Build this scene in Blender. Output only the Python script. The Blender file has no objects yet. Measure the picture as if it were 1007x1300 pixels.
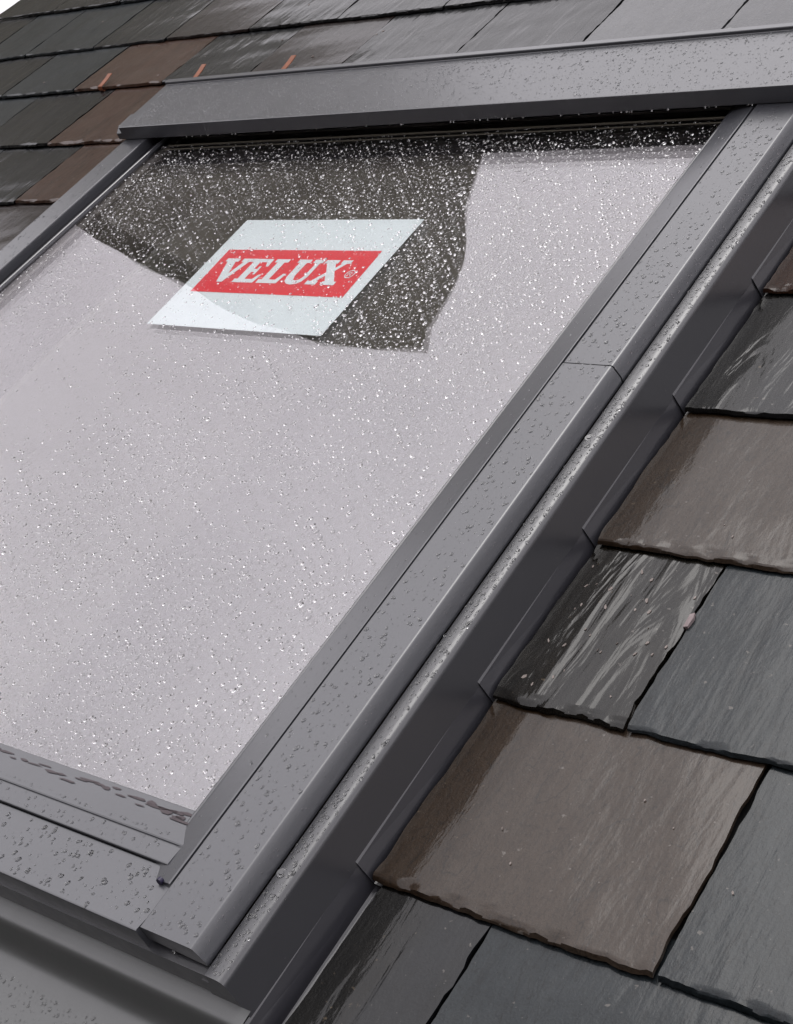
import bpy, bmesh, math, random
import numpy as np
from mathutils import Matrix, Vector

S = bpy.context.scene
C = S.collection
PITCH = math.radians(40.0)
M = Matrix.Rotation(PITCH, 4, 'X')          # roof frame (x along, y up the slope, z out) -> world

# ------------------------------------------------------------------ camera
cam_d = bpy.data.cameras.new('camera'); cam = bpy.data.objects.new('camera', cam_d); C.objects.link(cam)
R = [[0.7710913788351108, 0.5242282577085068, -0.36139012065366566],
     [0.11666367328622092, -0.674289609412123, -0.7291934653946186],
     [-0.6259454231972094, 0.5201136957038819, -0.5810972988404922]]
rot = Matrix((R[0], [-v for v in R[1]], [-v for v in R[2]])).transposed().to_4x4()
cam.matrix_world = M @ Matrix.Translation((1.39486, -0.43354, 0.92896)) @ rot
cam_d.sensor_fit = 'VERTICAL'; cam_d.sensor_height = 36.0; cam_d.sensor_width = 27.9
cam_d.lens = 1926.68 / 1300 * 36.0
cam_d.clip_start = 0.02; cam_d.clip_end = 2000
S.camera = cam

# ------------------------------------------------------------------ sky, sun, exposure
SUN_ROOF = Vector((-0.12, 0.60, 0.79)).normalized()
sun_dir = (M.to_3x3() @ SUN_ROOF).normalized()
W = bpy.data.worlds.new('World'); S.world = W; W.use_nodes = True
wt = W.node_tree; wt.nodes.clear()
sky = wt.nodes.new('ShaderNodeTexSky'); sky.sky_type = 'NISHITA'; sky.sun_disc = False
sky.sun_elevation = math.asin(sun_dir.z); sky.sun_rotation = math.atan2(sun_dir.x, sun_dir.y)
sky.dust_density = 4.0; sky.air_density = 1.0; sky.ozone_density = 1.0
hs = wt.nodes.new('ShaderNodeHueSaturation'); hs.inputs['Saturation'].default_value = 0.10
ov = wt.nodes.new('ShaderNodeMix'); ov.data_type = 'RGBA'; ov.inputs['Factor'].default_value = 0.62
ov.inputs['B'].default_value = (8.3, 7.9, 8.35, 1)           # even layer of cloud
tc = wt.nodes.new('ShaderNodeTexCoord'); nz = wt.nodes.new('ShaderNodeTexNoise')
nz.inputs['Scale'].default_value = 1.7; nz.inputs['Detail'].default_value = 4
mr = wt.nodes.new('ShaderNodeMapRange'); mr.inputs['From Min'].default_value = 0.3; mr.inputs['From Max'].default_value = 0.7
mr.inputs['To Min'].default_value = 0.80; mr.inputs['To Max'].default_value = 1.22
ml = wt.nodes.new('ShaderNodeMix'); ml.data_type = 'RGBA'; ml.blend_type = 'MULTIPLY'; ml.inputs['Factor'].default_value = 1
bg = wt.nodes.new('ShaderNodeBackground'); bg.inputs['Strength'].default_value = 0.15
wo = wt.nodes.new('ShaderNodeOutputWorld')
L = wt.links.new
L(sky.outputs[0], hs.inputs['Color']); L(hs.outputs[0], ov.inputs['A'])
L(tc.outputs['Generated'], nz.inputs['Vector']); L(nz.outputs['Fac'], mr.inputs['Value'])
L(ov.outputs['Result'], ml.inputs['A']); L(mr.outputs[0], ml.inputs['B'])
L(ml.outputs['Result'], bg.inputs['Color']); L(bg.outputs[0], wo.inputs['Surface'])
sd = bpy.data.lights.new('sun', 'SUN'); sd.energy = 0.62; sd.angle = math.radians(38); sd.color = (1, 0.97, 0.93)
so = bpy.data.objects.new('sun', sd); C.objects.link(so)
so.rotation_euler = (-sun_dir).to_track_quat('-Z', 'Y').to_euler()
S.view_settings.view_transform = 'Standard'; S.view_settings.look = 'None'
S.view_settings.gamma = 1; S.view_settings.use_curve_mapping = False
S.view_settings.exposure = 0.12
S.render.engine = 'CYCLES'
S.cycles.max_bounces = 10; S.cycles.transmission_bounces = 8; S.cycles.transparent_max_bounces = 24
S.cycles.glossy_bounces = 5; S.cycles.diffuse_bounces = 3

# ------------------------------------------------------------------ helpers
rng = np.random.default_rng(7); random.seed(7)

class MB:
    def __init__(s): s.v = []; s.f = []
    def add(s, vs, fs):
        o = len(s.v); s.v += [tuple(v) for v in vs]; s.f += [tuple(i + o for i in f) for f in fs]
    def box(s, x0, x1, y0, y1, z0, z1):
        s.add([(x0,y0,z0),(x1,y0,z0),(x1,y1,z0),(x0,y1,z0),(x0,y0,z1),(x1,y0,z1),(x1,y1,z1),(x0,y1,z1)],
              [(0,3,2,1),(4,5,6,7),(0,1,5,4),(1,2,6,5),(2,3,7,6),(3,0,4,7)])
    def strip(s, prof, a, b, axis='y', n=1, caps=False):
        """sweep an open/closed profile of 2-D points. axis y: profile is (x,z); axis x: profile is (y,z)"""
        k = len(prof); vs = []
        for i in range(n + 1):
            t = a + (b - a) * i / n
            for (p, z) in prof: vs.append((p, t, z) if axis == 'y' else (t, p, z))
        fs = []
        for i in range(n):
            for j in range(k - 1):
                fs.append((i*k+j, i*k+j+1, (i+1)*k+j+1, (i+1)*k+j))
        if caps: fs += [tuple(range(k)), tuple(range(n*k + k - 1, n*k - 1, -1))]
        s.add(vs, fs)
    def cyl(s, c, ax, r, h, n=12, r2=None):
        ax = Vector(ax).normalized(); u = ax.orthogonal().normalized(); w = ax.cross(u); c = Vector(c)
        r2 = r if r2 is None else r2; vs = []
        for q, rr in ((0, r), (h, r2)):
            for i in range(n):
                a = 2*math.pi*i/n; vs.append(c + ax*q + (u*math.cos(a) + w*math.sin(a))*rr)
        fs = [(i, (i+1) % n, n+(i+1) % n, n+i) for i in range(n)] + [tuple(range(n-1, -1, -1)), tuple(range(n, 2*n))]
        s.add(vs, fs)
    def build(s, name, m, parent=None, base=(0,0,0), smooth=False, bevel=0, autosm=None):
        me = bpy.data.meshes.new(name)
        b = Vector(base); me.from_pydata([tuple(Vector(v) - b) for v in s.v], [], s.f)
        bm = bmesh.new(); bm.from_mesh(me); bmesh.ops.recalc_face_normals(bm, faces=bm.faces)
        if bevel:
            ed = [e for e in bm.edges if len(e.link_faces) == 2 and e.calc_face_angle(0) > 0.5]
            bmesh.ops.bevel(bm, geom=ed, offset=bevel, segments=2, profile=0.5, affect='EDGES', clamp_overlap=True)
        bm.to_mesh(me); bm.free()
        me.materials.append(m)
        if smooth: me.polygons.foreach_set('use_smooth', [True]*len(me.polygons))
        o = bpy.data.objects.new(name, me); C.objects.link(o)
        if autosm:
            me.polygons.foreach_set('use_smooth', [True]*len(me.polygons))
            me.set_sharp_from_angle(angle=autosm)
        if parent is not None: o.parent = parent
        else: o.matrix_world = M @ Matrix.Translation(b)
        return o

def swept(o, ang=28):
    o.data.polygons.foreach_set('use_smooth', [True]*len(o.data.polygons)); o.data.set_sharp_from_angle(angle=math.radians(ang))
    md = o.modifiers.new('weighted', 'WEIGHTED_NORMAL'); md.keep_sharp = True; md.weight = 100
    return o
def tag(o, label=None, cat=None, group=None, kind=None):
    if label: o['label'] = label
    if cat: o['category'] = cat
    if group: o['group'] = group
    if kind: o['kind'] = kind
    return o
def empty(name, base=(0,0,0)):
    o = bpy.data.objects.new(name, None); o.empty_display_size = 0.05; C.objects.link(o)
    o.matrix_world = M @ Matrix.Translation(Vector(base)); return o

def nodes(name):
    m = bpy.data.materials.new(name); m.use_nodes = True
    t = m.node_tree; return m, t, t.nodes['Principled BSDF'], t.nodes['Material Output']
def noise(t, scale, detail=4, rough=0.55, stretch=None, vec=None, dist=0.0):
    n = t.nodes.new('ShaderNodeTexNoise'); n.inputs['Scale'].default_value = scale
    n.inputs['Detail'].default_value = detail; n.inputs['Roughness'].default_value = rough; n.inputs['Distortion'].default_value = dist
    c = t.nodes.new('ShaderNodeTexCoord'); mp = t.nodes.new('ShaderNodeMapping')
    mp.inputs['Scale'].default_value = stretch or (1,1,1)
    t.links.new(c.outputs['Object'], mp.inputs['Vector']); t.links.new(mp.outputs[0], n.inputs['Vector'])
    return n
def ramp(t, src, stops):
    r = t.nodes.new('ShaderNodeValToRGB'); e = r.color_ramp.elements
    while len(e) > 1: e.remove(e[-1])
    e[0].position = stops[0][0]; e[0].color = stops[0][1] if len(stops[0][1]) == 4 else (*stops[0][1], 1)
    for p, c in stops[1:]:
        x = e.new(p); x.color = (*c, 1) if len(c) == 3 else c
    t.links.new(src, r.inputs['Fac']); return r
def mixc(t, a, b, f, mode='MIX'):
    n = t.nodes.new('ShaderNodeMix'); n.data_type = 'RGBA'; n.blend_type = mode
    for k, v in (('A', a), ('B', b), ('Factor', f)):
        if isinstance(v, (int, float)): n.inputs[k].default_value = v
        elif isinstance(v, tuple): n.inputs[k].default_value = (*v, 1)
        else: t.links.new(v, n.inputs[k])
    return n.outputs['Result']
def g(v): return (v, v, v)
def bump(t, h, strength, dist, normal=None):
    b = t.nodes.new('ShaderNodeBump'); b.inputs['Strength'].default_value = strength; b.inputs['Distance'].default_value = dist
    t.links.new(h, b.inputs['Height'])
    if normal: t.links.new(normal, b.inputs['Normal'])
    return b.outputs[0]

def metal_mat(name, col, rough=0.42, dirt=0.25):
    m, t, b, o = nodes(name)
    n1 = noise(t, 9, 5, 0.6); n2 = noise(t, 240, 3); n3 = noise(t, 30, 4, 0.6, (1, 0.15, 1))
    c = mixc(t, tuple(x*(1-dirt*0.35) for x in col), tuple(x*(1+dirt*0.35) for x in col), n1.outputs['Fac'])
    t.links.new(c, b.inputs['Base Color'])
    r = ramp(t, n3.outputs['Fac'], [(0.3, g(rough-0.06)), (0.7, g(rough+0.08))])
    t.links.new(r.outputs[0], b.inputs['Roughness'])
    b.inputs['Coat Weight'].default_value = 1.0; b.inputs['Coat Roughness'].default_value = 0.24; b.inputs['Coat IOR'].default_value = 1.72
    b.inputs['Specular IOR Level'].default_value = 0.5
    nb = bump(t, n2.outputs['Fac'], 0.25, 0.0004); nb2 = bump(t, n1.outputs['Fac'], 0.25, 0.004, nb)
    t.links.new(nb2, b.inputs['Normal'])
    return m
def plain(name, col, rough=0.6, spec=0.5, nscale=60, amt=0.2):
    m, t, b, o = nodes(name)
    n = noise(t, nscale, 4)
    t.links.new(mixc(t, tuple(x*(1-amt) for x in col), tuple(min(1, x*(1+amt)) for x in col), n.outputs['Fac']), b.inputs['Base Color'])
    b.inputs['Roughness'].default_value = rough; b.inputs['Specular IOR Level'].default_value = spec
    return m

def slate_mat(name, c1, c2, c3, wet=0.5, shift=0.0, streak=0.5, cior=1.35):
    m, t, b, o = nodes(name)
    big = noise(t, 5.5 + shift, 5, 0.6, (1, 0.45, 1), dist=0.8); mid = noise(t, 38, 6, 0.65, (1, 0.5, 1)); st = noise(t, 60, 5, 0.6, (1, 0.07, 1), dist=0.4)
    fine = noise(t, 420, 3, 0.6); spk = noise(t, 150, 2, 0.5)
    c = mixc(t, c1, c2, ramp(t, big.outputs['Fac'], [(0.35, g(0)), (0.65, g(1))]).outputs[0])
    c = mixc(t, c, c3, ramp(t, mid.outputs['Fac'], [(0.45, g(0)), (0.75, g(0.6))]).outputs[0])
    c = mixc(t, c, g(0.55), ramp(t, st.outputs['Fac'], [(0.35, g(streak)), (0.5, g(0))]).outputs[0], 'MULTIPLY')
    c = mixc(t, c, (0.23, 0.21, 0.19), ramp(t, spk.outputs['Fac'], [(0.70, g(0)), (0.76, g(0.55))]).outputs[0])
    gr = noise(t, 260, 4, 0.7, (1, 0.6, 1)); c = mixc(t, c, g(0.45), ramp(t, gr.outputs['Fac'], [(0.30, g(0.75)), (0.52, g(0))]).outputs[0], 'MULTIPLY')
    ck = noise(t, 16, 3, 0.5, (1, 0.28, 1), dist=2.5)      # hairline clefts
    c = mixc(t, c, g(0.35), ramp(t, ck.outputs['Fac'], [(0.488, g(0)), (0.497, g(0.75)), (0.506, g(0))]).outputs[0], 'MULTIPLY')
    # band beside the flashing: the flashing's dark reflection painted into the slate colour
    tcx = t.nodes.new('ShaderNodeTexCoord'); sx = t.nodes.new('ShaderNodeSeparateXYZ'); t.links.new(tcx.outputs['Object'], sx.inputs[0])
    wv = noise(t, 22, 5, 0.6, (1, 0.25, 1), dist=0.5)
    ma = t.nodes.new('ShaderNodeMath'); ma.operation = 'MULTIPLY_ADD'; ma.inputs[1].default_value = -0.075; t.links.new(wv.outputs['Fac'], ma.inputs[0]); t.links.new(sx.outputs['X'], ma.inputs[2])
    refl_band = t.nodes.new('ShaderNodeMapRange'); refl_band.inputs['From Min'].default_value = 0.652; refl_band.inputs['From Max'].default_value = 0.668
    refl_band.inputs['To Min'].default_value = 1; refl_band.inputs['To Max'].default_value = 0; t.links.new(ma.outputs[0], refl_band.inputs['Value'])
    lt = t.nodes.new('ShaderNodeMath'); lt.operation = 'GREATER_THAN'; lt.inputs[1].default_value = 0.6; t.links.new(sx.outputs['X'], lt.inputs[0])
    refl_mask = t.nodes.new('ShaderNodeMath'); refl_mask.operation = 'MULTIPLY'; t.links.new(refl_band.outputs[0], refl_mask.inputs[0]); t.links.new(lt.outputs[0], refl_mask.inputs[1])
    c = mixc(t, c, (0.66, 0.56, 0.42), refl_mask.outputs[0], 'MULTIPLY')
    t.links.new(c, b.inputs['Base Color'])
    wn = noise(t, 7, 5, 0.6, (1, 0.4, 1), dist=1.2)
    r = ramp(t, wn.outputs['Fac'], [(0.30, g(0.26)), (0.62, g(0.40 + 0.18*(1-wet)))])
    t.links.new(r.outputs[0], b.inputs['Roughness'])
    b.inputs['Specular IOR Level'].default_value = 0.5
    b.inputs['Specular IOR Level'].default_value = 0.25*(1-0.7*wet)
    b.inputs['Coat Weight'].default_value = 0.55 + 0.45*wet; b.inputs['Coat IOR'].default_value = cior
    cr = ramp(t, wn.outputs['Fac'], [(0.30, g(0.10)), (0.66, g(0.19 - 0.08*wet))]); t.links.new(mixc(t, cr.outputs[0], g(0.05), refl_mask.outputs[0]), b.inputs['Coat Roughness'])
    a = bump(t, fine.outputs['Fac'], 0.6, 0.0010)
    a = bump(t, mid.outputs['Fac'], 0.5, 0.0022, a); a = bump(t, st.outputs['Fac'], 0.45, 0.0016, a)
    t.links.new(a, b.inputs['Normal']); lw_ = noise(t, 26, 3, 0.5, (1, 0.22, 1), dist=1.0); wav = max(0.0, (streak - 0.5))*0.8 + 0.05
    t.links.new(bump(t, mid.outputs['Fac'], 0.32, 0.0012, bump(t, st.outputs['Fac'], 0.08 + 0.28*streak, 0.0010, bump(t, lw_.outputs['Fac'], wav, 0.012))), b.inputs['Coat Normal'])
    return m

MT = {}
MT['clad'] = metal_mat('grey_cladding', (0.080, 0.083, 0.094), 0.34)
MT['flash'] = metal_mat('grey_flashing', (0.056, 0.057, 0.064), 0.36)
MT['soaker'] = metal_mat('soaker_grey', (0.038, 0.038, 0.046), 0.45)
MT['apron'] = metal_mat('apron_grey', (0.086, 0.091, 0.090), 0.38)
MT['black'] = plain('black_gasket', (0.012, 0.012, 0.014), 0.5)
MT['plug'] = plain('dark_plug', (0.02, 0.015, 0.05), 0.4)
MT['deck'] = plain('bitumen_felt', (0.018, 0.018, 0.018), 0.8)
MT['wood'] = plain('dark_timber', (0.05, 0.04, 0.03), 0.6)
MT['spacer'] = plain('brown_spacer', (0.07, 0.06, 0.055), 0.5)
MT['room'] = plain('dim_plaster', (0.42, 0.40, 0.33), 0.8, nscale=7, amt=0.4)
MT['copper'] = plain('copper', (0.30, 0.10, 0.045), 0.35, nscale=120, amt=0.4)
MT['white'] = plain('sticker_white', (0.84, 0.92, 0.94), 0.35, amt=0.03)
MT['red'] = plain('sticker_red', (0.85, 0.02, 0.04), 0.35, amt=0.08)
MT['dirt'] = plain('wet_grime', (0.07, 0.052, 0.058), 0.3, nscale=300, amt=0.5)
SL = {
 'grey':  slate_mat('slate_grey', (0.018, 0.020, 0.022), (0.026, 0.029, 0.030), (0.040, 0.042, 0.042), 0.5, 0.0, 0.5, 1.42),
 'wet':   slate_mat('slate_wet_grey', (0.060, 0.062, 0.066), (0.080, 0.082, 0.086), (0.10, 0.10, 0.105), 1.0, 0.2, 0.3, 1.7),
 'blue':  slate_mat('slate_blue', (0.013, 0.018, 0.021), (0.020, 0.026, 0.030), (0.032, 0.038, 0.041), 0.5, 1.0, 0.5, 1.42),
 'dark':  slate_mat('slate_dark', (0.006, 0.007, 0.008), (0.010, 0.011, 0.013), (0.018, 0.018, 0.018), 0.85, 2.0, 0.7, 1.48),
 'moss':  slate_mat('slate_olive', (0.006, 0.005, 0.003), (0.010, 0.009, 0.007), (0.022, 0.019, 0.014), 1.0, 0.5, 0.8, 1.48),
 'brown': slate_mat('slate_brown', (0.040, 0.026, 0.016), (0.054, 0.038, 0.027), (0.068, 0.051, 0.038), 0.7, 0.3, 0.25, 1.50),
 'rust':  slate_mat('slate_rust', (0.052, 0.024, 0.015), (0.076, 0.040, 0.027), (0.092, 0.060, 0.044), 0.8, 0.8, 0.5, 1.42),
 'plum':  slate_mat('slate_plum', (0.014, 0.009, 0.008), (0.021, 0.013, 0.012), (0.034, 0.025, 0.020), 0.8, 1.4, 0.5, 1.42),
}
def clear_mat(name, extra, ior, tint=(0.95, 0.965, 0.96), rough=0.0):
    m, t, b, o = nodes(name); t.nodes.remove(b)
    tr = t.nodes.new('ShaderNodeBsdfTransparent'); tr.inputs[0].default_value = (*tint, 1)
    gl = t.nodes.new('ShaderNodeBsdfGlossy'); gl.inputs['Roughness'].default_value = rough; gl.inputs['Color'].default_value = (1.0, 0.955, 0.985, 1) if extra else (1,1,1,1)
    lw = t.nodes.new('ShaderNodeLayerWeight'); lw.inputs['Blend'].default_value = 0.5      # facing = 1 - |cos|, same from both sides
    pw = t.nodes.new('ShaderNodeMath'); pw.operation = 'POWER'; pw.inputs[1].default_value = 5.0
    fr = t.nodes.new('ShaderNodeMath'); fr.operation = 'MULTIPLY'; fr.inputs[1].default_value = 1 - ((ior-1)/(ior+1))**2
    t.links.new(lw.outputs['Facing'], pw.inputs[0]); t.links.new(pw.outputs[0], fr.inputs[0])
    ad = t.nodes.new('ShaderNodeMath'); ad.operation = 'ADD'; ad.inputs[1].default_value = extra + ((ior-1)/(ior+1))**2; ad.use_clamp = True
    mx = t.nodes.new('ShaderNodeMixShader')
    t.links.new(fr.outputs[0], ad.inputs[0]); t.links.new(ad.outputs[0], mx.inputs[0])
    t.links.new(tr.outputs[0], mx.inputs[1]); t.links.new(gl.outputs[0], mx.inputs[2]); t.links.new(mx.outputs[0], o.inputs['Surface'])
    return m, t, gl
MT['glass'], gt, ggl = clear_mat('window_glass', 0.012, 1.5, (0.985, 0.99, 0.988))
MT['glass_in'], _, _ = clear_mat('coated_glass', 0.18, 1.5, (0.93, 0.95, 0.945))
gn = noise(gt, 2.0, 2); gt.links.new(bump(gt, gn.outputs['Fac'], 0.15, 0.01), ggl.inputs['Normal'])
MT['film'], _, _ = clear_mat('water_on_metal', 0.02, 1.45, (0.90, 0.90, 0.90), 0.03)
m, t, b, o = nodes('rain_water'); b.inputs['Transmission Weight'].default_value = 1; b.inputs['Roughness'].default_value = 0.0
b.inputs['IOR'].default_value = 1.33; b.inputs['Base Color'].default_value = (1,1,1,1); MT['water'] = m

# ------------------------------------------------------------------ ground, neighbour (seen in the reflections), added light blockers
def world_obj(mb, name, m, parent=None, base=(0,0,0)):
    o = mb.build(name, m, parent, base)
    if parent is None: o.matrix_world = Matrix.Translation(Vector(base))
    return o
gb = MB(); gb.add([(-400,-400,-6),(400,-400,-6),(400,400,-6),(-400,400,-6)], [(0,1,2,3)])
go = world_obj(gb, 'ground', plain('wet_ground', (0.04, 0.042, 0.034), 0.8, nscale=0.5)); tag(go, 'wet dull ground far below the roof', kind='structure')
nC = Vector((1.39486, 0.1802, -0.0)); nn = Vector((-0.95106, 0.30902, 0)); ns = Vector((0.30902, 0.95106, 0))
nr = bpy.data.objects.new('neighbouring_tower', None); C.objects.link(nr)
nbase = nC + nn*7.0; nbase.z = -6; nr.location = nbase
tag(nr, 'tall dark neighbouring stair tower with stepped top, reflected in the glass', 'tower')
def nprism(poly, name, d0, d1, m):
    mb = MB(); k = len(poly); vs = []
    for d in (d0, d1):
        for s_, z_ in poly:
            p = nn*d + ns*s_; vs.append((p.x, p.y, z_ + 6))
    mb.add(vs, [tuple(range(k)), tuple(range(2*k-1, k-1, -1))] + [(i, (i+1) % k, k+(i+1) % k, k+i) for i in range(k)])
    o = mb.build(name, m, nr); return o
m_t = plain('dark_render', (0.20, 0.19, 0.15), 0.8, nscale=1.2, amt=0.45)
nprism([(-0.50,-6),(-0.52,4.0),(-0.622,4.494),(-0.646,4.874),(-0.69,5.346),(-0.724,5.707),(-0.773,5.893),(-0.938,6.044),(-0.902,6.605),(-0.825,7.194),(-0.732,7.715),(-0.559,7.640),(-0.428,7.663),(-0.222,7.696),(-0.026,7.675),(0.108,7.611),(0.22,7.53),(0.335,7.469),(0.529,7.428),(0.757,7.41),(1.0,7.2),(1.15,6.0),(1.15,-6)], 'tower_wall', 0, 2.2, m_t)
nprism([(-1.20,-6),(-1.20,2.9),(-3.0,4.3),(-5.4,2.9),(-5.4,-6)], 'added_wing', 1.0, 7.0, m_t)  # unseen low wing, added to darken what the slates reflect
nprism([(1.12,-6),(1.12,2.3),(0.9,2.8),(-1.19,2.8),(-1.19,-6)], 'rear_wall', 2.3, 7.0, m_t)
oh = bpy.data.objects.new('sky_blocking_house', None); C.objects.link(oh); oh.location = (0, -11, -6)  # unseen house, added to block low sky and darken the metal lips and flank
tag(oh, 'long dark brick house, unseen, added to block low sky at the foot of the roof', 'house')
mb = MB(); mb.box(-16, 18, -5, 1, 0, 8.5); mb.build('wall', plain('dark_brick', (0.06, 0.04, 0.032), 0.9, nscale=3, amt=0.3), oh)
mb = MB(); mb.strip([(1.4, 8.51), (-2.0, 12.6), (-5.4, 8.51)], -16.4, 18.4, 'x', caps=True); mb.build('roof', plain('dark_tiles', (0.05, 0.045, 0.042), 0.8, nscale=3, amt=0.3), oh)
# ------------------------------------------------------------------ slate roof
GY = {-4:-0.8,-3:-0.6,-2:-0.4,-1:-0.2,0:0.0,1:0.2,2:0.4,3:0.6,4:0.8,5:1.0,6:1.195,7:1.405,8:1.59,9:1.81,10:2.01,11:2.21,12:2.41}
roof = empty('slate_roof'); tag(roof, 'wet slate roof with mixed grey, brown and purple slates', kind='structure')
VERGE = -1.862
def hn(*a):
    x = math.sin(sum((i+1)*12.9898*v for i, v in enumerate(a)) + 4.1)*43758.5453
    return x - math.floor(x)
def vn(x, s):          # smooth 1-D noise
    i = math.floor(x); f = x - i; f = f*f*(3-2*f)
    return (hn(i, s)*(1-f) + hn(i+1, s)*f)*2 - 1
def slate(x0, x1, k, mat, chip=0.5, seed=None, near=True, left_rough=1.0):
    y0 = GY[k]; y1 = y0 + 0.235; seed = seed if seed is not None else x0*7.3 + k*3.1
    if k + 1 in GY: y1 = GY[k+1] + 0.035
    step = 0.0055 if near else 0.016
    xs = np.linspace(x0 + 0.0018, x1 - 0.0018, max(6, int((x1-x0)/step)))
    ys = [0, 0.0012, 0.003, 0.005, 0.007, 0.009, 0.011, 0.0135] + list(np.linspace(0.018, y1-y0, 26 if near else 9))
    thick = 0.0040 + 0.0013*hn(seed, 1); tilt = 0.036
    rr = random.Random(seed*1000); roll = (rr.random()-0.5)*0.006; dy = (rr.random()-0.5)*0.003
    nx = len(xs); vs = []
    def edge(x): return dy + 0.0013*vn(x*22, seed) + 0.0008*vn(x*95, seed+1) + 0.0007*vn(x*330, seed+2)
    def depth(x):  # how deep the dressed edge is flaked here
        c_ = math.floor(x/0.013 + 0.8*vn(x*40, seed+5)); a = hn(c_, seed+6)
        return chip*(0.0012 + 0.020*max(0, a - 0.45))
    for yy in ys:
        for i, x in enumerate(xs):
            ex = x; q = yy/(y1-y0)
            if i == 0: ex += left_rough*(0.0011*vn(yy*45, seed+3) + 0.0007*vn(yy*170, seed+4))
            if i == nx-1: ex += 0.0018*vn(yy*40, seed+8) + 0.0012*vn(yy*150, seed+9) + 0.0006*vn(yy*400, seed+10)
            z = -tilt*yy + roll*(x-x0) + 0.0004*vn(x*17+yy*9, seed+11) + 0.00035*vn(yy*31-x*6, seed+12)
            dp = depth(x)
            if yy < dp and dp > 0: z -= (0.14 + 0.42*(1 - yy/dp)**1.6)*thick*min(1, 0.35 + chip*0.7) + 0.0003*vn(x*400+yy*900, seed+13)
            vs.append((ex, y0 + yy + edge(x)*(1 - min(1, yy/0.02)), z))
    fs = []; ny = len(ys)
    for j in range(ny-1):
        for i in range(nx-1): fs.append((j*nx+i, j*nx+i+1, (j+1)*nx+i+1, (j+1)*nx+i))
    # rim
    per = [i for i in range(nx)] + [j*nx+nx-1 for j in range(1, ny)] + [(ny-1)*nx+i for i in range(nx-2, -1, -1)] + [j*nx for j in range(ny-2, 0, -1)]
    o = len(vs)
    for p in per:
        x, y, z = vs[p]; yy = max(0, y-y0)
        vs.append((x, y - (0.0012 if p < nx else 0), -tilt*yy + roll*(x-x0) - thick))
    n = len(per)
    for i in range(n): fs.append((per[(i+1) % n], per[i], o+i, o+(i+1) % n))
    fs.append(tuple(o+i for i in range(n-1, -1, -1)))
    mb = MB(); mb.add(vs, fs)
    ob = mb.build('slate', SL[mat], roof, autosm=math.radians(24))
    return ob

WX = 0.6372   # slates stop at the soakers
def row(k, joints, mats, chips=None, near=True):
    for i in range(len(joints)-1):
        slate(joints[i], joints[i+1], k, mats[i], (chips[i] if chips else 0.22), near=near)
# right of the window
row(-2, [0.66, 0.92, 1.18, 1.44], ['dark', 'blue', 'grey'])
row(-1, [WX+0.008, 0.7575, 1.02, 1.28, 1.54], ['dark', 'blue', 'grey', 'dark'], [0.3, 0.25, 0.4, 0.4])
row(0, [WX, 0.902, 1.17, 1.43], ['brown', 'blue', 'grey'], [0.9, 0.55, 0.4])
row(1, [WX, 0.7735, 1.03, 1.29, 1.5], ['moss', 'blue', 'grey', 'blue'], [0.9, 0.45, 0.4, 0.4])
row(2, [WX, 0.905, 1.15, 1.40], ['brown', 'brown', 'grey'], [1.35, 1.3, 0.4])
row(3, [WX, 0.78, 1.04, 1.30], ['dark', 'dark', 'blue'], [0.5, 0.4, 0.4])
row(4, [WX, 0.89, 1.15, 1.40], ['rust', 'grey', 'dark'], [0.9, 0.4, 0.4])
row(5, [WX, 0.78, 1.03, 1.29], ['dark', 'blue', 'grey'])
row(6, [-0.75, -0.50, -0.25, 0.0, 0.26, 0.51, 0.765, 1.02, 1.28], ['dark', 'plum', 'dark', 'blue', 'dark', 'grey', 'grey', 'blue'], near=False)
# left of the window
row(5, [VERGE, -1.62, -1.385, -1.149, -0.908, -WX], ['dark', 'dark', 'blue', 'dark', 'rust'], [.4,.4,.4,.4,.6])
row(4, [VERGE, -1.50, -1.25, -1.01, -0.77, -WX], ['dark', 'blue', 'dark', 'plum', 'brown'], [.4,.4,.4,.4,.5])
row(3, [VERGE, -1.62, -1.385, -1.149, -0.908, -WX], ['dark', 'blue', 'dark', 'dark', 'grey'], near=False)
row(2, [VERGE, -1.50, -1.25, -1.01, -0.77, -WX], ['blue', 'blue', 'dark', 'plum', 'dark'], near=False)
row(1, [VERGE, -1.62, -1.385, -1.149, -0.908, -WX], ['dark', 'dark', 'grey', 'dark', 'rust'], near=False)
row(0, [VERGE, -1.50, -1.25, -1.01, -0.77, -WX], ['dark', 'blue', 'dark', 'plum', 'dark'], near=False)
row(-1, [VERGE, -1.62, -1.385, -1.149, -0.94], ['dark', 'dark', 'grey', 'dark'], near=False)
# upper courses
row(6, [VERGE, -1.50, -1.254, -1.014, -0.75], ['dark', 'blue', 'dark', 'rust'], [.4,.4,.5,.7])
row(7, [VERGE, -1.62, -1.385, -1.143, -0.878, -0.644, -0.419, -0.170, 0.075, 0.311, 0.56, 0.81, 1.06], ['dark', 'dark', 'blue', 'rust', 'dark', 'plum', 'dark', 'dark', 'wet', 'wet', 'wet', 'blue'], [.4,.4,.4,.6,.4,.4,.4,.4,.9,.9,.5,.5])
row(8, [VERGE, -1.68, -1.497, -1.26, -1.032, -0.792, -0.562, -0.31, -0.06, 0.19, 0.44, 0.69, 0.94], ['dark', 'blue', 'blue', 'dark', 'plum', 'dark', 'dark', 'dark', 'wet', 'wet', 'blue', 'wet'])
row(9, [VERGE, -1.62, -1.38, -1.143, -0.878, -0.644, -0.40, -0.15, 0.09, 0.34, 0.6], ['dark', 'dark', 'blue', 'dark', 'dark', 'plum', 'dark', 'grey', 'blue', 'grey'])
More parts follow.
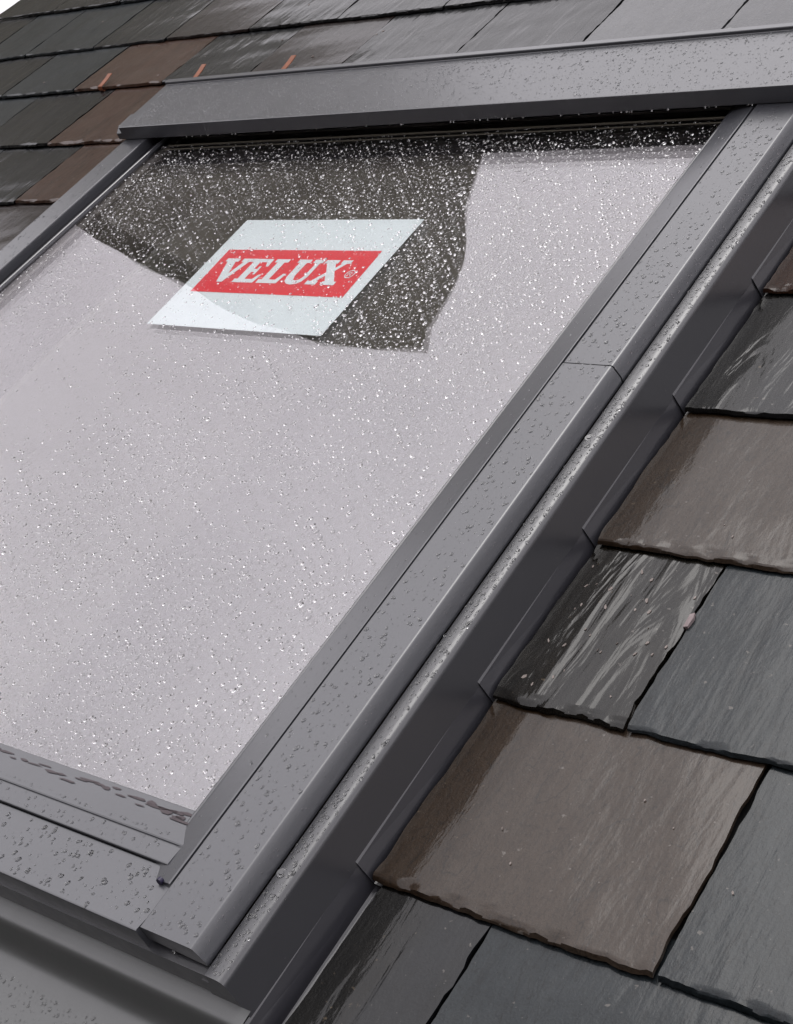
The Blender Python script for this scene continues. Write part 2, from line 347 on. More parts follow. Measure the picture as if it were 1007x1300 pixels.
row(10, [VERGE, -1.50, -1.25, -1.01, -0.77, -0.52, -0.27, -0.02, 0.23, 0.48], ['blue', 'dark', 'dark', 'plum', 'blue', 'dark', 'dark', 'blue', 'grey'], near=False)
row(11, [VERGE, -1.62, -1.38, -1.143, -0.878, -0.644, -0.40, -0.15, 0.09, 0.34], ['dark', 'dark', 'blue', 'dark', 'dark', 'plum', 'dark', 'grey', 'blue'], near=False)
dk = MB()
for (a, b_, c_, d_) in ((VERGE+.01, 1.9, -0.9, -0.16), (VERGE+.01, -0.60, -0.16, 1.10), (0.60, 1.9, -0.16, 1.10), (VERGE+.01, 1.9, 1.10, 2.6)):
    dk.box(a, b_, c_, d_, -0.06, -0.0195)
o = dk.build('roof_deck', MT['deck'], roof)
# far slope edge trim
vb = MB(); vb.box(VERGE-0.012, VERGE+0.006, -0.9, 2.6, -0.16, -0.024); vb.build('verge_board', plain('white_verge', (0.6,0.6,0.58), 0.6), roof)

# ------------------------------------------------------------------ roof window
win = empty('roof_window', (0, 0, 0)); tag(win, 'grey metal clad roof window beaded with rain, set in the slate roof', 'roof window')
YB = -0.1420; YJ = 0.5620; YT = 1.075
cl = [(0.5395,0.064),(0.5395,0.0790),(0.5402,0.0802),(0.5416,0.0807),(0.5962,0.0807),(0.5980,0.0802),(0.5993,0.0790),(0.6042,0.0660),(0.6040,0.0600),(0.598,0.0600)]
def mir(p): return [(-x, z) for x, z in p]
def side(p, y0, y1, dz, name, label=None):
    for sgn in (1, -1):
        q = [(x, z+dz) for x, z in p]
        if sgn < 0: q = mir([(x + 0.0065 if x < 0.55 else x, z) for x, z in q])
        mb = MB(); mb.strip(q, y0, y1, 'y', caps=True)
        o = mb.build(name, MT['clad'], win, bevel=0)
        swept(o, 28)
side(cl, YB, YJ-0.0011, 0.0, 'side_cladding')
side(cl, YJ+0.0011, YT, -0.0007, 'side_cladding')
jm = MB()
for s_ in (1, -1): jm.box(min(s_*0.547, s_*0.5985), max(s_*0.547, s_*0.5985), YJ-0.003, YJ+0.003, 0.061, 0.0775)
jm.build('joint_seal', MT['black'], win)
# glazing strips beside the glass
gp = [(0.4975,0.0655),(0.4990,0.0692),(0.5003,0.0697),(0.5016,0.0690),(0.5030,0.0704),(0.5060,0.0714),(0.5335,0.0780),(0.5354,0.0777),(0.5356,0.066)]
for s_ in (1, -1):
    q = gp if s_ > 0 else mir([(0.5210,0.0655),(0.5218,0.0696),(0.5232,0.0704),(0.5252,0.0704),(0.5264,0.0696),(0.5268,0.0600)])
    mb = MB(); mb.strip(q, -0.1000, 1.10, 'y', caps=True); o = mb.build('glazing_strip', MT['clad'], win)
    swept(o, 25)
    mb = MB(); ga, gb_ = (0.5355, 0.5400) if s_ > 0 else (-0.5470, -0.5262); mb.box(ga, gb_, -0.100, 1.10, 0.058, 0.0720 if s_ > 0 else 0.0640); mb.build('gap_gasket', MT['black'], win)
    mb = MB(); mb.cyl((s_*0.524, -0.0985, 0.0765), (0, -1, 0.25), 0.0030, 0.0035, 14); mb.build('end_plug', MT['plug'], win, autosm=0.6)
# bottom cladding and sash bottom rail
bc = [(-0.1440,0.050),(-0.1462,0.0515),(-0.1464,0.0785),(-0.1459,0.0796),(-0.1445,0.0801),(-0.0900,0.0725),(-0.0860,0.0718),(-0.0860,0.060)]
mb = MB(); mb.strip(bc, -0.5395, 0.5385, 'x', caps=True); o = mb.build('bottom_cladding', MT['clad'], win); swept(o, 28)
rb = [(-0.0850,0.062),(-0.0850,0.0793),(-0.0842,0.0803),(-0.0830,0.0806),(-0.0672,0.0790),(-0.0668,0.0764),(-0.0652,0.0764),(-0.0648,0.0788),(-0.0640,0.0796),(-0.0560,0.0793),(-0.0470,0.0772),(-0.0445,0.0768),(-0.0420,0.0752),(-0.0320,0.0700),(-0.0290,0.0668),(-0.0290,0.0620)]
rb = [(-0.0850,0.062),(-0.0850,0.0765),(-0.0842,0.0775),(-0.0830,0.0778),(-0.0672,0.0762),(-0.0668,0.0742),(-0.0655,0.0742),(-0.0650,0.0775),(-0.0640,0.0782),(-0.0560,0.0776),(-0.0470,0.0745),(-0.0445,0.0742),(-0.0320,0.0690),(-0.0290,0.0668),(-0.0290,0.0620)]
rb = [(-0.0850,0.060),(-0.0850,0.0738),(-0.0844,0.0746),(-0.0832,0.0750),(-0.0674,0.0740),(-0.0670,0.0722),(-0.0656,0.0722),(-0.0652,0.0738),(-0.0640,0.0742),(-0.0470,0.0708),(-0.0462,0.0702),(-0.0300,0.0674),(-0.0288,0.0670),(-0.0288,0.0620)]
mb = MB(); mb.strip(rb, -0.5190, 0.5170, 'x', caps=True); o = mb.build('bottom_rail', MT['clad'], win); swept(o, 28)
# grime caught at the glass foot
gm = MB()
for i in range(46):
    x = 0.495 - (i/46)**1.6*0.62; y = -0.0335 - 0.010*hn(i, 3); l = 0.004 + 0.014*hn(i, 4); w = 0.0006 + 0.0016*hn(i, 5)*(1.6 if i < 12 else 0.6)
    z = 0.0722 - 0.0 + (-(y+0.0335))*0.45
    k = 7; vs = []
    for a in range(k):
        th = 2*math.pi*a/k; vs.append((x + l*math.cos(th)*(0.6+0.5*hn(i, a, 6)), y + w*math.sin(th)*(0.6+0.8*hn(i, a, 7)) + 0.02*l*math.cos(th), 0.0))
    vs = [(vx, vy, np.interp(vy, [-0.0640, -0.0470, -0.0300, -0.0288], [0.0742, 0.0708, 0.0674, 0.0670]) + 0.0004) for vx, vy, _ in vs]
    gm.add(vs, [tuple(range(k))])
o = gm.build('grime', MT['dirt'], win); tag(o, kind='stuff')
# glass: two panes with a spacer
for z0, z1 in ((0.0620, 0.0660), (0.0530, 0.0570)):
    mb = MB(); mb.box(-0.5215 if z0 > 0.06 else -0.4995, 0.4995, -0.0310, 1.10, z0, z1); mb.build('glass_pane', MT['glass'] if z0 > 0.06 else MT['glass_in'], win)
mb = MB()
for (a, b_, c_, d_) in ((-0.4990,0.4990,-0.0305,-0.0285),(-0.4990,0.4990,1.085,1.0995),(-0.5210,-0.5000,-0.012,1.085),(0.4970,0.4990,-0.012,1.085)):
    mb.box(a, b_, c_, d_, 0.0575, 0.0612)
mb.build('glass_spacer', MT['spacer'], win)
mb = MB(); mb.strip([(1.0395,0.0660),(1.0398,0.0668),(1.0412,0.0668),(1.0415,0.0660)], -0.497, 0.497, 'x'); mb.strip([(1.0500,0.0660),(1.0503,0.0672),(1.0525,0.0672),(1.0528,0.0660)], -0.497, 0.497, 'x')
mb.build('top_gasket', plain('grey_gasket', (0.10, 0.09, 0.07), 0.4), win)
# sash frame and the lining of the opening
mb = MB()
for (a, b_, c_, d_) in ((-0.598,0.598,-0.140,-0.020),(-0.598,0.598,1.080,1.15),(-0.598,-0.4995,-0.020,1.080),(0.498,0.598,-0.020,1.080)):
    mb.box(a, b_, c_, d_, -0.05, 0.0525)
mb.build('sash_frame', MT['wood'], win)
mb = MB()
mb.box(-0.50,-0.485,-0.03,1.10,-0.45,-0.051); mb.box(0.485,0.50,-0.03,1.10,-0.45,-0.051); mb.box(-0.5,0.5,-0.045,-0.03,-0.45,-0.051); mb.box(-0.5,0.5,1.10,1.115,-0.45,-0.051)
mb.build('reveal_lining', plain('cream_paint', (0.46, 0.43, 0.36), 0.6, nscale=4, amt=0.25), win)
mb = MB()
mb.box(-2.2, 2.0, -1.3, 2.4, -2.4, -2.35); mb.box(-2.2,-2.15,-1.3,2.4,-2.35,-0.46); mb.box(1.95,2.0,-1.3,2.4,-2.35,-0.46); mb.box(-2.15,1.95,-1.3,-1.25,-2.35,-0.46); mb.box(-2.15,1.95,2.35,2.4,-2.35,-0.46)
for (a, b_, c_, d_) in ((-2.2,2.0,-1.3,-0.046),(-2.2,2.0,1.116,2.4),(-2.2,-0.501,-0.045,1.115),(0.501,2.0,-0.045,1.115)): mb.box(a, b_, c_, d_, -0.45, -0.40)
rm = mb.build('room', MT['room']); tag(rm, 'dim attic room below the roof window', kind='structure')
# hood (top cover)
hd = [(1.0560,0.0810),(1.0535,0.0815),(1.0530,0.0830),(1.0530,0.1020),(1.0534,0.1032),(1.0546,0.1038),(1.1830,0.1050),(1.1838,0.1056),(1.1840,0.1092),(1.1848,0.1100),(1.1935,0.1098),(1.1950,0.1080),(1.1950,0.020)]
mb = MB(); mb.strip(hd, -0.5965, 0.6050, 'x', caps=True); o = mb.build('top_cover', MT['clad'], win); swept(o, 28)
mb = MB(); mb.strip([(1.0545,0.0815),(1.0545,0.0920),(1.066,0.1000),(1.10,0.1010),(1.10,0.0815)], -0.6110, -0.5970, 'x', caps=True); mb.build('cover_bracket', MT['clad'], win, bevel=0.0006)
# screws in the side channel
def screw(x, y, z):
    mb = MB(); mb.cyl((x, y, z), (0,0,1), 0.0052, 0.0009, 20, 0.0046); o = mb.build('screw', MT['flash'], win, autosm=0.6)
    mb = MB(); mb.cyl((x, y, z+0.0009), (0,0,1), 0.0026, 0.0014, 14, 0.0020); mb.build('screw_head', MT['flash'], o, autosm=0.6)

# ------------------------------------------------------------------ flashing
fl = empty('window_flashing'); tag(fl, 'grey flashing kit around the roof window, with channels, apron and stepped soakers', 'flashing')
fp = [(0.597,0.0500),(0.6060,0.0500),(0.6068,0.0612),(0.6080,0.0620),(0.6140,0.0621),(0.6190,0.0620),(0.6222,0.0615),(0.6246,0.0603),(0.6260,0.0580),(0.6267,0.0550),(0.6300,0.0110),(0.6285,0.0085)]
for s_ in (1, -1):
    q = fp if s_ > 0 else mir(fp)
    mb = MB(); mb.strip(q, -0.1500, 1.12, 'y'); o = mb.build('side_channel', MT['flash'], fl)
    swept(o, 45)
    sp = [(0.597,0.0500),(0.6060,0.0500),(0.6068,0.0612),(0.6080,0.0620),(0.6140,0.0621),(0.6190,0.0620),(0.6222,0.0615),(0.6246,0.0603),(0.6260,0.0580),(0.6267,0.0550),(0.6300,0.0110),(0.6300,0.0),(0.597,0.0)]
    sp = sp if s_ > 0 else mir(sp)
    mb = MB(); mb.add([(x, -0.1500 , z) for x, z in sp], [tuple(range(len(sp)))]); mb.build('channel_end', MT['flash'], fl)
for s_ in (1,):
    for y_ in (-0.052, 0.475): 
        mb = MB(); mb.cyl((0.6122, y_, 0.0619), (0.1,0,1), 0.0048, 0.0004, 20, 0.0043); o = mb.build('screw', MT['flash'], fl, autosm=0.6)
        mb = MB(); mb.cyl((0.6122, y_, 0.0623), (0.1,0,1), 0.0024, 0.0008, 14, 0.0019); mb.build('screw_head', MT['flash'], o, autosm=0.6)
# soakers: one lapped piece per slate course on each side
for s_ in (1, -1):
    for k in range(-1, 6):
        y0 = GY[k] - 0.001; y1 = GY[k+1] + 0.02 if k < 5 else 1.24
        a = [(0.6292, 0.0170), (0.6308, 0.0140), (0.6370, -0.0100), (0.6400, -0.0108), (0.700, -0.0108)]
        b_ = [(0.6280, 0.0160), (0.6294, 0.0130), (0.6354, -0.0160), (0.6380, -0.0180), (0.700, -0.0180)]
        vs = [(s_*x, y0, z) for x, z in a] + [(s_*x, y1, z) for x, z in b_]
        vs += [(s_*(x-0.0009), y0, z-0.0010) for x, z in a] + [(s_*(x-0.0009), y1, z-0.0010) for x, z in b_]
        n = 5; fs = [(i, i+1, n+i+1, n+i) for i in range(n-1)] + [(2*n+i+1, 2*n+i, 3*n+i, 3*n+i+1) for i in range(n-1)] + [(i+1, i, 2*n+i, 2*n+i+1) for i in range(n-1)]
        mb = MB(); mb.add(vs, fs); o = mb.build('soaker', MT['soaker'], fl)
# apron below the window
ap = [(-0.130,0.0300),(-0.150,0.0295),(-0.1600,0.0288),(-0.1650,0.0278),(-0.1690,0.0250),(-0.1725,0.0200),(-0.1770,0.0140),(-0.1840,0.0095),(-0.1950,0.0070),(-0.215,0.0060),(-0.46,0.0040),(-0.462,0.0015)]
mb = MB(); mb.strip(ap[:2], -0.93, 0.6262, 'x'); mb.strip(ap[1:], -0.93, 0.6380, 'x'); o = mb.build('apron', MT['apron'], fl); swept(o, 60)
mb = MB(); mb.box(-0.62, 0.6230, -0.1485, -0.120, 0.0302, 0.0570); mb.build('sill_face', MT['flash'], fl)

# ------------------------------------------------------------------ copper slate hooks
hooks = [(-1.052, 7, 0.05, 'bent copper slate hook on the rusty brown slate left of the window cover'),
         (-0.778, 7, -0.02, 'copper slate hook on the dark slate between the other two hooks'),
         (-0.549, 7, 0.10, 'rightmost copper slate hook, a flat tab just behind the window cover')]
for hx, k, tw, lab in hooks:
    y0 = GY[k]; hr = empty('slate_hook', (hx, y0, 0)); tag(hr, lab, 'slate hook', 'copper slate hooks above the window')
    pr = [(-0.0085,0.010),(0.004,-0.0065),(-0.0042,-0.0078),(-0.0062,-0.003),(-0.0050,0.0030),(0.004,0.0042),(0.018,0.0068),(0.032,0.0105)][1:]
    mb = MB(); w = 0.0058; th_ = 0.0012; vs = []
    for y, z in pr:
        for sx, dz in ((-w, 0), (w, 0), (w, th_), (-w, th_)): vs.append((sx + tw*y, y, z+dz))
    n = len(pr); fs = [(4*i+j, 4*i+(j+1) % 4, 4*(i+1)+(j+1) % 4, 4*(i+1)+j) for i in range(n-1) for j in range(4)] + [(0,1,2,3), (4*n-1,4*n-2,4*n-3,4*n-4)]
    mb.add(vs, fs); mb.build('strap', MT['copper'], hr)

# ------------------------------------------------------------------ sticker under the outer pane
st = empty('window_sticker', (0.004, 0.727, 0.0605)); tag(st, 'white sticker with red band and white lettering behind the upper part of the glass', 'sticker')
B = (0.004, 0.727, 0.0605)
mb = MB(); q = [(-0.1500,0.6085),(0.1645,0.6045),(0.1635,0.8475),(-0.1560,0.8475)]
mb.add([(x,y,0.0606) for x,y in q]+[(x,y,0.0610) for x,y in q], [(3,2,1,0),(4,5,6,7)]+[(i,(i+1)%4,4+(i+1)%4,4+i) for i in range(4)])
mb.build('paper', MT['white'], st, B)
mb = MB(); mb.add([(-0.1285,0.6812,0.06125),(0.1450,0.6795,0.06125),(0.1415,0.7775,0.06125),(-0.1330,0.7765,0.06125)], [(0,1,2,3)]); mb.build('red_band', MT['red'], st, B)
LH = 0.0525; LY = 0.7035
def letter(poly, x, wd, name='letter', z=0.0615, y=LY, h=LH):
    mb = MB(); mb.add([(x + px*wd, y + py*h, z) for px, py in poly], [tuple(range(len(poly)))]); return mb.build(name, MT['white'], st, B)
Vp = [(0,1),(0,.86),(.09,.86),(.40,0),(.60,0),(.91,.86),(1,.86),(1,1),(.62,1),(.62,.86),(.71,.86),(.555,.36),(.40,.86),(.50,.86),(.50,1)]
Ep = [(0,0),(.92,0),(1,.34),(.88,.34),(.76,.15),(.44,.15),(.44,.44),(.58,.44),(.58,.34),(.68,.34),(.68,.68),(.58,.68),(.58,.57),(.44,.57),(.44,.86),(.74,.86),(.84,.68),(.95,.68),(.92,1),(0,1),(0,.86),(.13,.86),(.13,.15),(0,.15)]
Lp = [(0,0),(.92,0),(1,.40),(.87,.40),(.74,.15),(.46,.15),(.46,.86),(.62,.86),(.62,1),(0,1),(0,.86),(.14,.86),(.14,.15),(0,.15)]
Up = [(0,1),(0,.86),(.10,.86),(.10,.28),(.17,.10),(.32,0),(.50,-.03),(.68,0),(.83,.10),(.90,.28),(.90,.86),(1,.86),(1,1),(.62,1),(.62,.86),(.74,.86),(.74,.32),(.68,.19),(.56,.14),(.45,.17),(.38,.32),(.38,.86),(.50,.86),(.50,1)]
Xp = [(0,0),(.38,0),(.38,.14),(.31,.14),(.45,.36),(.60,.14),(.53,.14),(.53,0),(1,0),(1,.14),(.92,.14),(.62,.56),(.82,.86),(.93,.86),(.93,1),(.60,1),(.60,.86),(.66,.86),(.55,.68),(.44,.86),(.50,.86),(.50,1),(.04,1),(.04,.86),(.13,.86),(.38,.50),(.12,.14),(0,.14)]
for poly, x, wd in ((Vp,-0.1175,0.050),(Ep,-0.0690,0.042),(Lp,-0.0245,0.040),(Up,0.0165,0.045),(Xp,0.0625,0.050)): letter(poly, x, wd)
cx, cy = 0.1235, 0.727
mb = MB(); n = 20; vs = []
for r_ in (0.0060, 0.0075):
    for i in range(n): vs.append((cx + r_*math.cos(2*math.pi*i/n), cy + r_*1.15*math.sin(2*math.pi*i/n), 0.0615))
mb.add(vs, [(i, (i+1)%n, n+(i+1)%n, n+i) for i in range(n)])
def rq(x0,y0,x1,y1): mb.add([(cx+x0,cy+y0,0.0615),(cx+x1,cy+y0,0.0615),(cx+x1,cy+y1,0.0615),(cx+x0,cy+y1,0.0615)], [(0,1,2,3)])
rq(-.0030,-.0040,-.0018,.0040); rq(-.0018,.0030,.0018,.0040); rq(-.0018,.0000,.0018,.0009); rq(.0018,.0006,.0028,.0034)
mb.add([(cx-.0002,cy,0.0615),(cx+.0018,cy-.0040,0.0615),(cx+.0032,cy-.0040,0.0615),(cx+.0012,cy,0.0615)], [(0,1,2,3)])
mb.build('registered_mark', MT['white'], st, B)

# ------------------------------------------------------------------ rain
def fnoise(x, y, seed):
    """cheap vector value noise, -1..1"""
    out = np.zeros_like(x)
    for o_, a_ in ((1, .55), (2.1, .3), (4.3, .15)):
        X = x*o_; Y = y*o_; xi = np.floor(X); yi = np.floor(Y); fx = X-xi; fy = Y-yi; fx = fx*fx*(3-2*fx); fy = fy*fy*(3-2*fy)
        def h(i, j):
            v = np.sin(i*127.1 + j*311.7 + seed*74.7)*43758.5453; return v - np.floor(v)
        out += a_*((h(xi,yi)*(1-fx)+h(xi+1,yi)*fx)*(1-fy) + (h(xi,yi+1)*(1-fx)+h(xi+1,yi+1)*fx)*fy)
    return out*2-1
TH = np.linspace(0, 2*np.pi, 9)[:-1]
RING = [(1.0, -0.03), (0.90, 0.30), (0.66, 0.66), (0.34, 0.90)]
def drops(name, P, Rr, H, lab, mat, frame=None, stretch=1.15, embed=0.00006):
    """P: n x 3 base points; Rr: radii; H: height ratio; frame: (U, V, N) axes as n x 3 or constant"""
    n = len(P)
    U = np.tile([1,0,0], (n,1)) if frame is None else np.broadcast_to(frame[0], (n,3))
    V_ = np.tile([0,1,0], (n,1)) if frame is None else np.broadcast_to(frame[1], (n,3))
    N = np.tile([0,0,1], (n,1)) if frame is None else np.broadcast_to(frame[2], (n,3))
    ang = rng.normal(0, 0.35, n); ca = np.cos(ang)[:,None]; sa = np.sin(ang)[:,None]
    U2 = U*ca + V_*sa; V2 = -U*sa + V_*ca
    H = H*rng.uniform(0.75, 1.25, n); sx = Rr*rng.uniform(0.86, 1.08, n); sy = Rr*rng.uniform(0.95, stretch*1.25, n)
    k = 8; per = len(RING)*k + 2
    vs = np.zeros((n, per, 3)); wob = rng.uniform(0.86, 1.12, (n, k))
    for j, (rr, hh) in enumerate(RING):
        for i in range(k):
            w = (wob[:, i]*0.8 + 0.2) if j == 0 else (wob[:, i]*0.8+0.2)
            yo = np.sin(TH[i])*rr*sy*w - hh*0.12*sy       # belly sags down the slope
            vs[:, j*k+i] = P + U2*(np.cos(TH[i])*rr*sx*w)[:,None] + V2*yo[:,None] + N*(hh*H*Rr - embed)[:,None]
    vs[:, per-2] = P + N*(H*Rr*0.98 - embed)[:,None] - V2*(0.12*sy)[:,None]
    vs[:, per-1] = P - N*(embed + 0.03*Rr)[:,None]
    tri = []
    for j in range(len(RING)-1):
        for i in range(k):
            a = j*k+i; b2 = j*k+(i+1)%k; tri += [(a, b2, b2+k), (a, b2+k, a+k)]
    for i in range(k): tri += [((len(RING)-1)*k+i, (len(RING)-1)*k+(i+1)%k, per-2), ((i+1)%k, i, per-1)]
    tri = np.array(tri); F = (tri[None] + (np.arange(n)*per)[:,None,None]).reshape(-1, 3)
    me = bpy.data.meshes.new(name); me.vertices.add(n*per); me.vertices.foreach_set('co', vs.reshape(-1).astype(np.float32))
    me.loops.add(len(F)*3); me.loops.foreach_set('vertex_index', F.reshape(-1).astype(np.int32))
    me.polygons.add(len(F)); me.polygons.foreach_set('loop_start', np.arange(0, len(F)*3, 3, dtype=np.int32))
    me.polygons.foreach_set('use_smooth', np.ones(len(F), dtype=bool)); me.update(calc_edges=True); me.validate()
    me.materials.append(mat); o = bpy.data.objects.new(name, me); C.objects.link(o); o.matrix_world = M
    tag(o, lab, 'raindrops', kind='stuff'); return o
def scatter(n, x0, x1, y0, y1, seed=1, sc=6, bias=0.5, lo=0.0):
    """jittered grid thinned by a soft noise, so drops keep apart from one another"""
    cell = math.sqrt((x1-x0)*(y1-y0)/(n/0.62)); nx = max(1, int((x1-x0)/cell)); ny = max(1, int((y1-y0)/cell))
    gx, gy = np.meshgrid(np.arange(nx), np.arange(ny)); gx = gx.ravel().astype(float); gy = gy.ravel().astype(float)
    x = x0 + (gx + rng.uniform(0.02, 0.98, gx.size))*(x1-x0)/nx; y = y0 + (gy + rng.uniform(0.02, 0.98, gx.size))*(y1-y0)/ny
    p = np.clip(0.62 + bias*0.6*fnoise(x*sc+seed, y*sc, seed), lo, 1); keep = rng.uniform(0, 1, x.size) < p
    return x[keep], y[keep]
def sizes(n, a, b, p=2.2): return a + (b-a)*rng.uniform(0, 1, n)**p
# glass
x, y = scatter(12500, -0.515, 0.495, -0.025, 1.05, 3, 3.5, 1.1, 0.10)
dens = np.ones_like(x)
cen = np.exp(-(((x+0.20)/0.20)**2 + ((y-0.42)/0.14)**2)); dens -= 0.9*cen
k_ = (rng.uniform(0, 1, len(x)) < dens) & (~((x > -0.155) & (x < 0.165) & (y > 0.60) & (y < 0.85)) | (rng.uniform(0, 1, len(x)) < 0.6)); x = x[k_]; y = y[k_]
r = sizes(len(x), 0.0005, 0.0024, 2.3)
up = y > 0.6; r = np.where(up, r*1.05, r*0.95)
big = rng.uniform(0, 1, len(x)) < 0.006; r = np.where(big, rng.uniform(0.0022, 0.0034, len(x)), r)
drops('glass_raindrops', np.stack([x, y, np.full_like(x, 0.0660)], 1), r, np.where(up, 0.50, 0.45), 'fine raindrops beading all over the window glass', MT['water'])
# extra fine mist in the upper part of the glass
x, y = scatter(4800, -0.49, 0.42, 0.58, 1.045, 9, 9, 0.6, 0.1); k_ = ~((x > -0.16) & (x < 0.17) & (y > 0.60) & (y < 0.85)) | (rng.uniform(0,1,len(x)) < 0.12); x = x[k_]; y = y[k_]; r = sizes(len(x), 0.0005, 0.0012, 1.5)
drops('glass_drizzle', np.stack([x, y, np.full_like(x, 0.0660)], 1), r, 0.55, 'dense fine drizzle on the upper half of the glass around the sticker', MT['water'])
x, y = scatter(2600, 0.02, 0.36, -0.02, 0.42, 15, 6, 1.0, 0.0); r = sizes(len(x), 0.0005, 0.0012, 1.5)
drops('low_glass_drizzle', np.stack([x, y, np.full_like(x, 0.0660)], 1), r, 0.55, 'fine drizzle sparkling on the lower left of the glass', MT['water'])
# side cladding tops, chamfers, channel
def metal_drops(name, x, y, z, r, lab, h=0.27, **kw): return drops(name, np.stack([x, y, z], 1), r, h, lab, MT['water'], **kw)
X = []; Y = []; Z = []; RR = []
x, y = scatter(1150, 0.542, 0.595, YB+0.002, 1.05, 5, 14, 0.2, 0.05); X.append(x); Y.append(y); Z.append(np.where(y < YJ, 0.0807, 0.0800)); RR.append(sizes(len(x), 0.0006, 0.0026, 2.3))
x, y = scatter(500, -0.595, -0.542, 0.2, 1.05, 5, 14, 0.2, 0.05); X.append(x); Y.append(y); Z.append(np.where(y < YJ, 0.0807, 0.0800)); RR.append(sizes(len(x), 0.0006, 0.0026, 2.3))
x, y = scatter(330, 0.507, 0.533, -0.098, 1.04, 6, 14, 0.2, 0.05); X.append(x); Y.append(y); Z.append(0.0714 + (x-0.506)*(0.0067/0.028)); RR.append(sizes(len(x), 0.0005, 0.0017, 2.5))
x, y = scatter(1400, 0.6080, 0.6235, -0.148, 1.0, 7, 20, 0.4, 0.1); X.append(x); Y.append(y); Z.append(np.interp(x, [0.6080,0.6140,0.6190,0.6222], [0.0620,0.0621,0.0620,0.0615])); RR.append(sizes(len(x), 0.0005, 0.0024, 2.6))
x, y = scatter(2600, -0.3, 0.537, -0.143, -0.090, 8, 14, 0.2, 0.05); k_ = rng.uniform(0,1,len(x)) < 0.32; x = x[k_]; y = y[k_]; X.append(x); Y.append(y); Z.append(np.interp(y, [-0.1445,-0.0900], [0.0801,0.0725])); RR.append(sizes(len(x), 0.0006, 0.0030, 2.6))
x, y = scatter(260, -0.2, 0.495, -0.082, -0.068, 8, 14, 0.2, 0.05); X.append(x); Y.append(y); Z.append(np.interp(y, [-0.083,-0.0672], [0.0750,0.0740])); RR.append(sizes(len(x), 0.0006, 0.0022, 2.3))
x, y = scatter(180, -0.2, 0.495, -0.062, -0.057, 8, 14, 0.2, 0.05); X.append(x); Y.append(y); Z.append(np.interp(y, [-0.064,-0.056], [0.0742,0.0726])); RR.append(sizes(len(x), 0.0006, 0.0018, 2.3))
metal_drops('frame_raindrops', *[np.concatenate(a) for a in (X, Y, Z, RR)], 'raindrops beaded on the grey window frame and side channel')
# sloping chamfer and outer side wall
x = np.full(900, 0.0); y = rng.uniform(YB, 1.0, 900); tt = rng.uniform(0.1, 0.95, 900)
P = np.stack([0.5993 + 0.0049*tt, y, 0.0790 - 0.0130*tt], 1); nrm = np.array([0.0130, 0, 0.0049]); nrm /= np.linalg.norm(nrm)
drops('side_raindrops', P, sizes(900, 0.0003, 0.0011, 3), 0.4, 'tiny raindrops on the side faces of the window frame', MT['film'], frame=(np.cross([0,1,0], nrm), np.array([0,1,0.]), nrm))
tt = rng.uniform(0.05, 0.95, 380); y = rng.uniform(-0.145, 1.0, 380)
P = np.stack([0.6262 + 0.0038*tt, y, 0.0585 - 0.0475*tt], 1); nrm = np.array([0.0475, 0, 0.0038]); nrm /= np.linalg.norm(nrm)
drops('flank_raindrops', P, sizes(380, 0.0003, 0.0010, 3), 0.4, 'sparse tiny raindrops on the dark outer flank of the flashing', MT['film'], frame=(np.cross([0,1,0], nrm), np.array([0,1,0.]), nrm))
# hood and apron
x, y = scatter(6500, -0.58, 0.60, 1.056, 1.181, 11, 9, 0.4, 0.2); z = 0.1038 + (y-1.0546)*(0.0012/0.128)
r = np.where(x < 0.1, sizes(len(x), 0.0007, 0.0017, 1.5), sizes(len(x), 0.0006, 0.0020, 2.6)); k_ = (x < 0.05) | (y > 1.165) | (rng.uniform(0,1,len(x)) < 0.4)
metal_drops('cover_raindrops', x[k_], y[k_], z[k_], r[k_], 'dense raindrops on the metal cover along the window top', h=0.62)
x, y = scatter(900, 0.15, 0.62, -0.30, -0.20, 12, 14, 0.6, 0.03); z = 0.0066 + np.zeros_like(x)
metal_drops('apron_raindrops', x, y, np.interp(y, [-0.46,-0.215,-0.195], [0.0040,0.0060,0.0070]), sizes(len(x), 0.0006, 0.0021, 2.2), 'raindrops on the flat apron at the foot of the window')
# hanging drips along lower edges
n = 46; x = rng.uniform(-0.45, 0.55, n); P = np.stack([x, np.full(n, 1.0532), np.full(n, 0.0812)], 1)
n2 = 12; x2 = rng.uniform(0.15, 0.59, n2); P2 = np.stack([x2, np.where(x2 < 0.54, -0.1468, -0.1425), np.where(x2 < 0.54, 0.0520, 0.0605)], 1)
drops('hanging_drips', np.concatenate([P, P2]), np.concatenate([sizes(n, 0.0009, 0.0017, 1), sizes(n2, 0.0010, 0.0018, 1)]), 1.0, 'bright water drips hanging from the lower metal edges', MT['water'], frame=(np.array([1,0,0.]), np.array([0,0.3,0.95]), np.array([0,-0.95,0.3])))
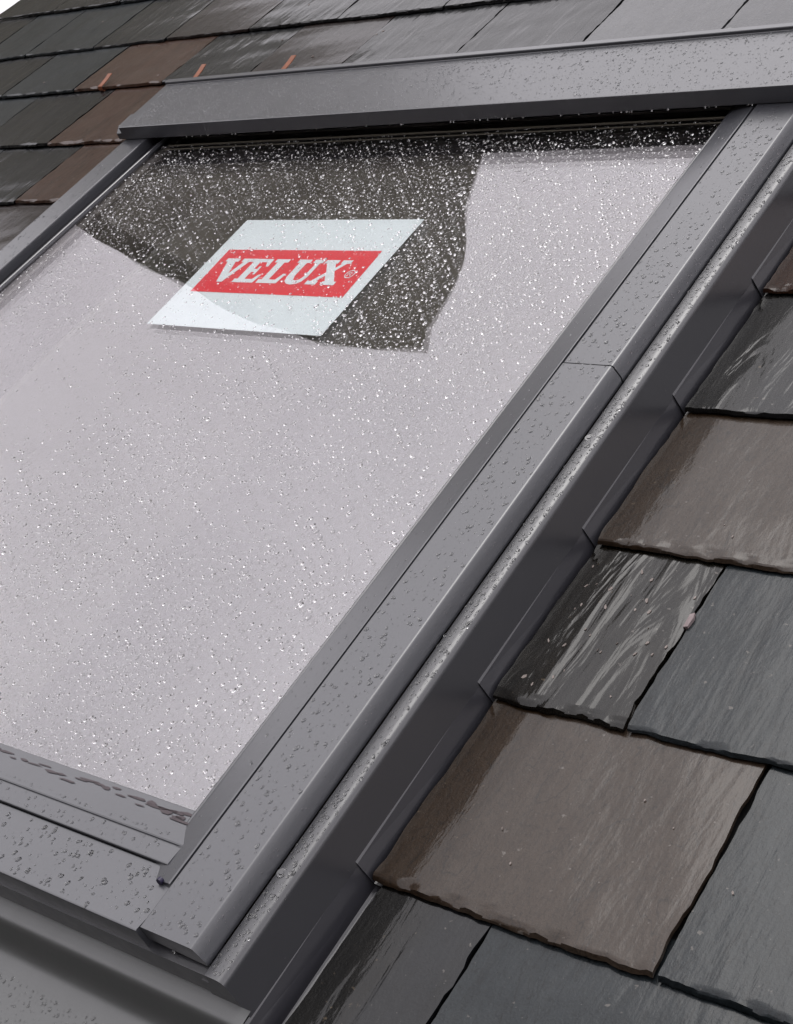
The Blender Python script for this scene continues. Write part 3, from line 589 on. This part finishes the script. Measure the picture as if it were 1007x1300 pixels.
# flakes of stone and grit lying on the wet slates
cb = MB(); rc = random.Random(5)
def zslate(x, y):
    ks = [k for k in GY if GY[k] <= y]; k = max(ks, key=lambda k: GY[k]); return -0.036*(y-GY[k])
for i in range(0, 150, 2):
    if i < 60: x = rc.uniform(0.645, 0.77); y = rc.uniform(0.215, 0.385); r_ = rc.uniform(0.0006, 0.0026)
    elif i < 110: x = rc.uniform(0.645, 1.1); y = rc.uniform(0.0, 0.78); r_ = rc.uniform(0.0005, 0.0014)
    else: x = rc.uniform(-1.4, 0.3); y = rc.uniform(1.42, 1.8); r_ = rc.uniform(0.0010, 0.0026)
    z = zslate(x, y) + 0.0006; n_ = 5; ph = rc.uniform(0, 6); el = rc.uniform(0.35, 0.9); a0 = rc.uniform(-0.6, 0.6)
    top = []; bot = []
    for k in range(n_):
        th = ph + 2*math.pi*k/n_; u_ = math.cos(th)*r_*el*rc.uniform(0.7, 1.2); w_ = math.sin(th)*r_*1.5*rc.uniform(0.7, 1.2)
        px = x + u_*math.cos(a0) - w_*math.sin(a0); py = y + u_*math.sin(a0) + w_*math.cos(a0)
        top.append((px, py, z + 0.0004 + 0.0004*rc.random())); bot.append((px, py, z - 0.0012))
    cb.add(top + bot, [tuple(range(n_))] + [(k, n_+k, n_+(k+1) % n_, (k+1) % n_) for k in range(n_)])
o = cb.build('slate_flakes', plain('flake_stone', (0.26, 0.22, 0.20), 0.5, nscale=30, amt=0.6)); tag(o, 'pale slate flakes and grit scattered on the wet slates', 'grit', kind='stuff')
# chip of stone wedged between two slates
cb = MB(); cb.add([(0.7735+u_*0.7, 0.327+v_*0.8, -0.0022+w_) for u_, v_, w_ in ((-.003,-.012,0),(.003,-.011,.0006),(.0045,.002,.001),(.002,.010,.0005),(-.0035,.007,.0002),(-.003,-.012,-.006),(.003,-.011,-.006),(.0045,.002,-.006),(.002,.010,-.006),(-.0035,.007,-.006))],
  [(0,1,2,3,4)] + [(k, 5+k, 5+(k+1) % 5, (k+1) % 5) for k in range(5)])
o = cb.build('stone_chip', plain('chip_stone', (0.30, 0.24, 0.24), 0.5, nscale=90, amt=0.4)); tag(o, 'pinkish stone chip wedged in the joint beside the black wet slate', 'stone chip')
# rivulet tracks on the glass
rv = MB()
for i, (xa, ya, xb, yb) in enumerate([(0.40,0.72,0.372,0.33),(0.385,0.26,0.36,-0.01),(0.33,0.22,0.318,0.03),(0.30,0.80,0.285,0.62),(0.445,0.55,0.44,0.20),(0.425,0.12,0.415,-0.02)]):
    n = 60; pts = []
    for j in range(n):
        t_ = j/(n-1); pts.append((xa+(xb-xa)*t_ + 0.004*vn(t_*9, i*3.3) + 0.0015*vn(t_*33, i*5.1), ya+(yb-ya)*t_, 0.0005*(0.7+0.5*vn(t_*22, i))))
    vs = []
    for (px, py, w) in pts: vs += [(px-w, py, 0.06598), (px, py, 0.06598+w*0.45), (px+w, py, 0.06598)]
    rv.add(vs, [(3*j+a, 3*j+a+1, 3*j+a+4, 3*j+a+3) for j in range(n-1) for a in (0, 1)])
o = rv.build('water_trails', MT['film'], smooth=True); tag(o, 'thin wavy water trails running down the lower right of the glass', 'water trails', kind='stuff')
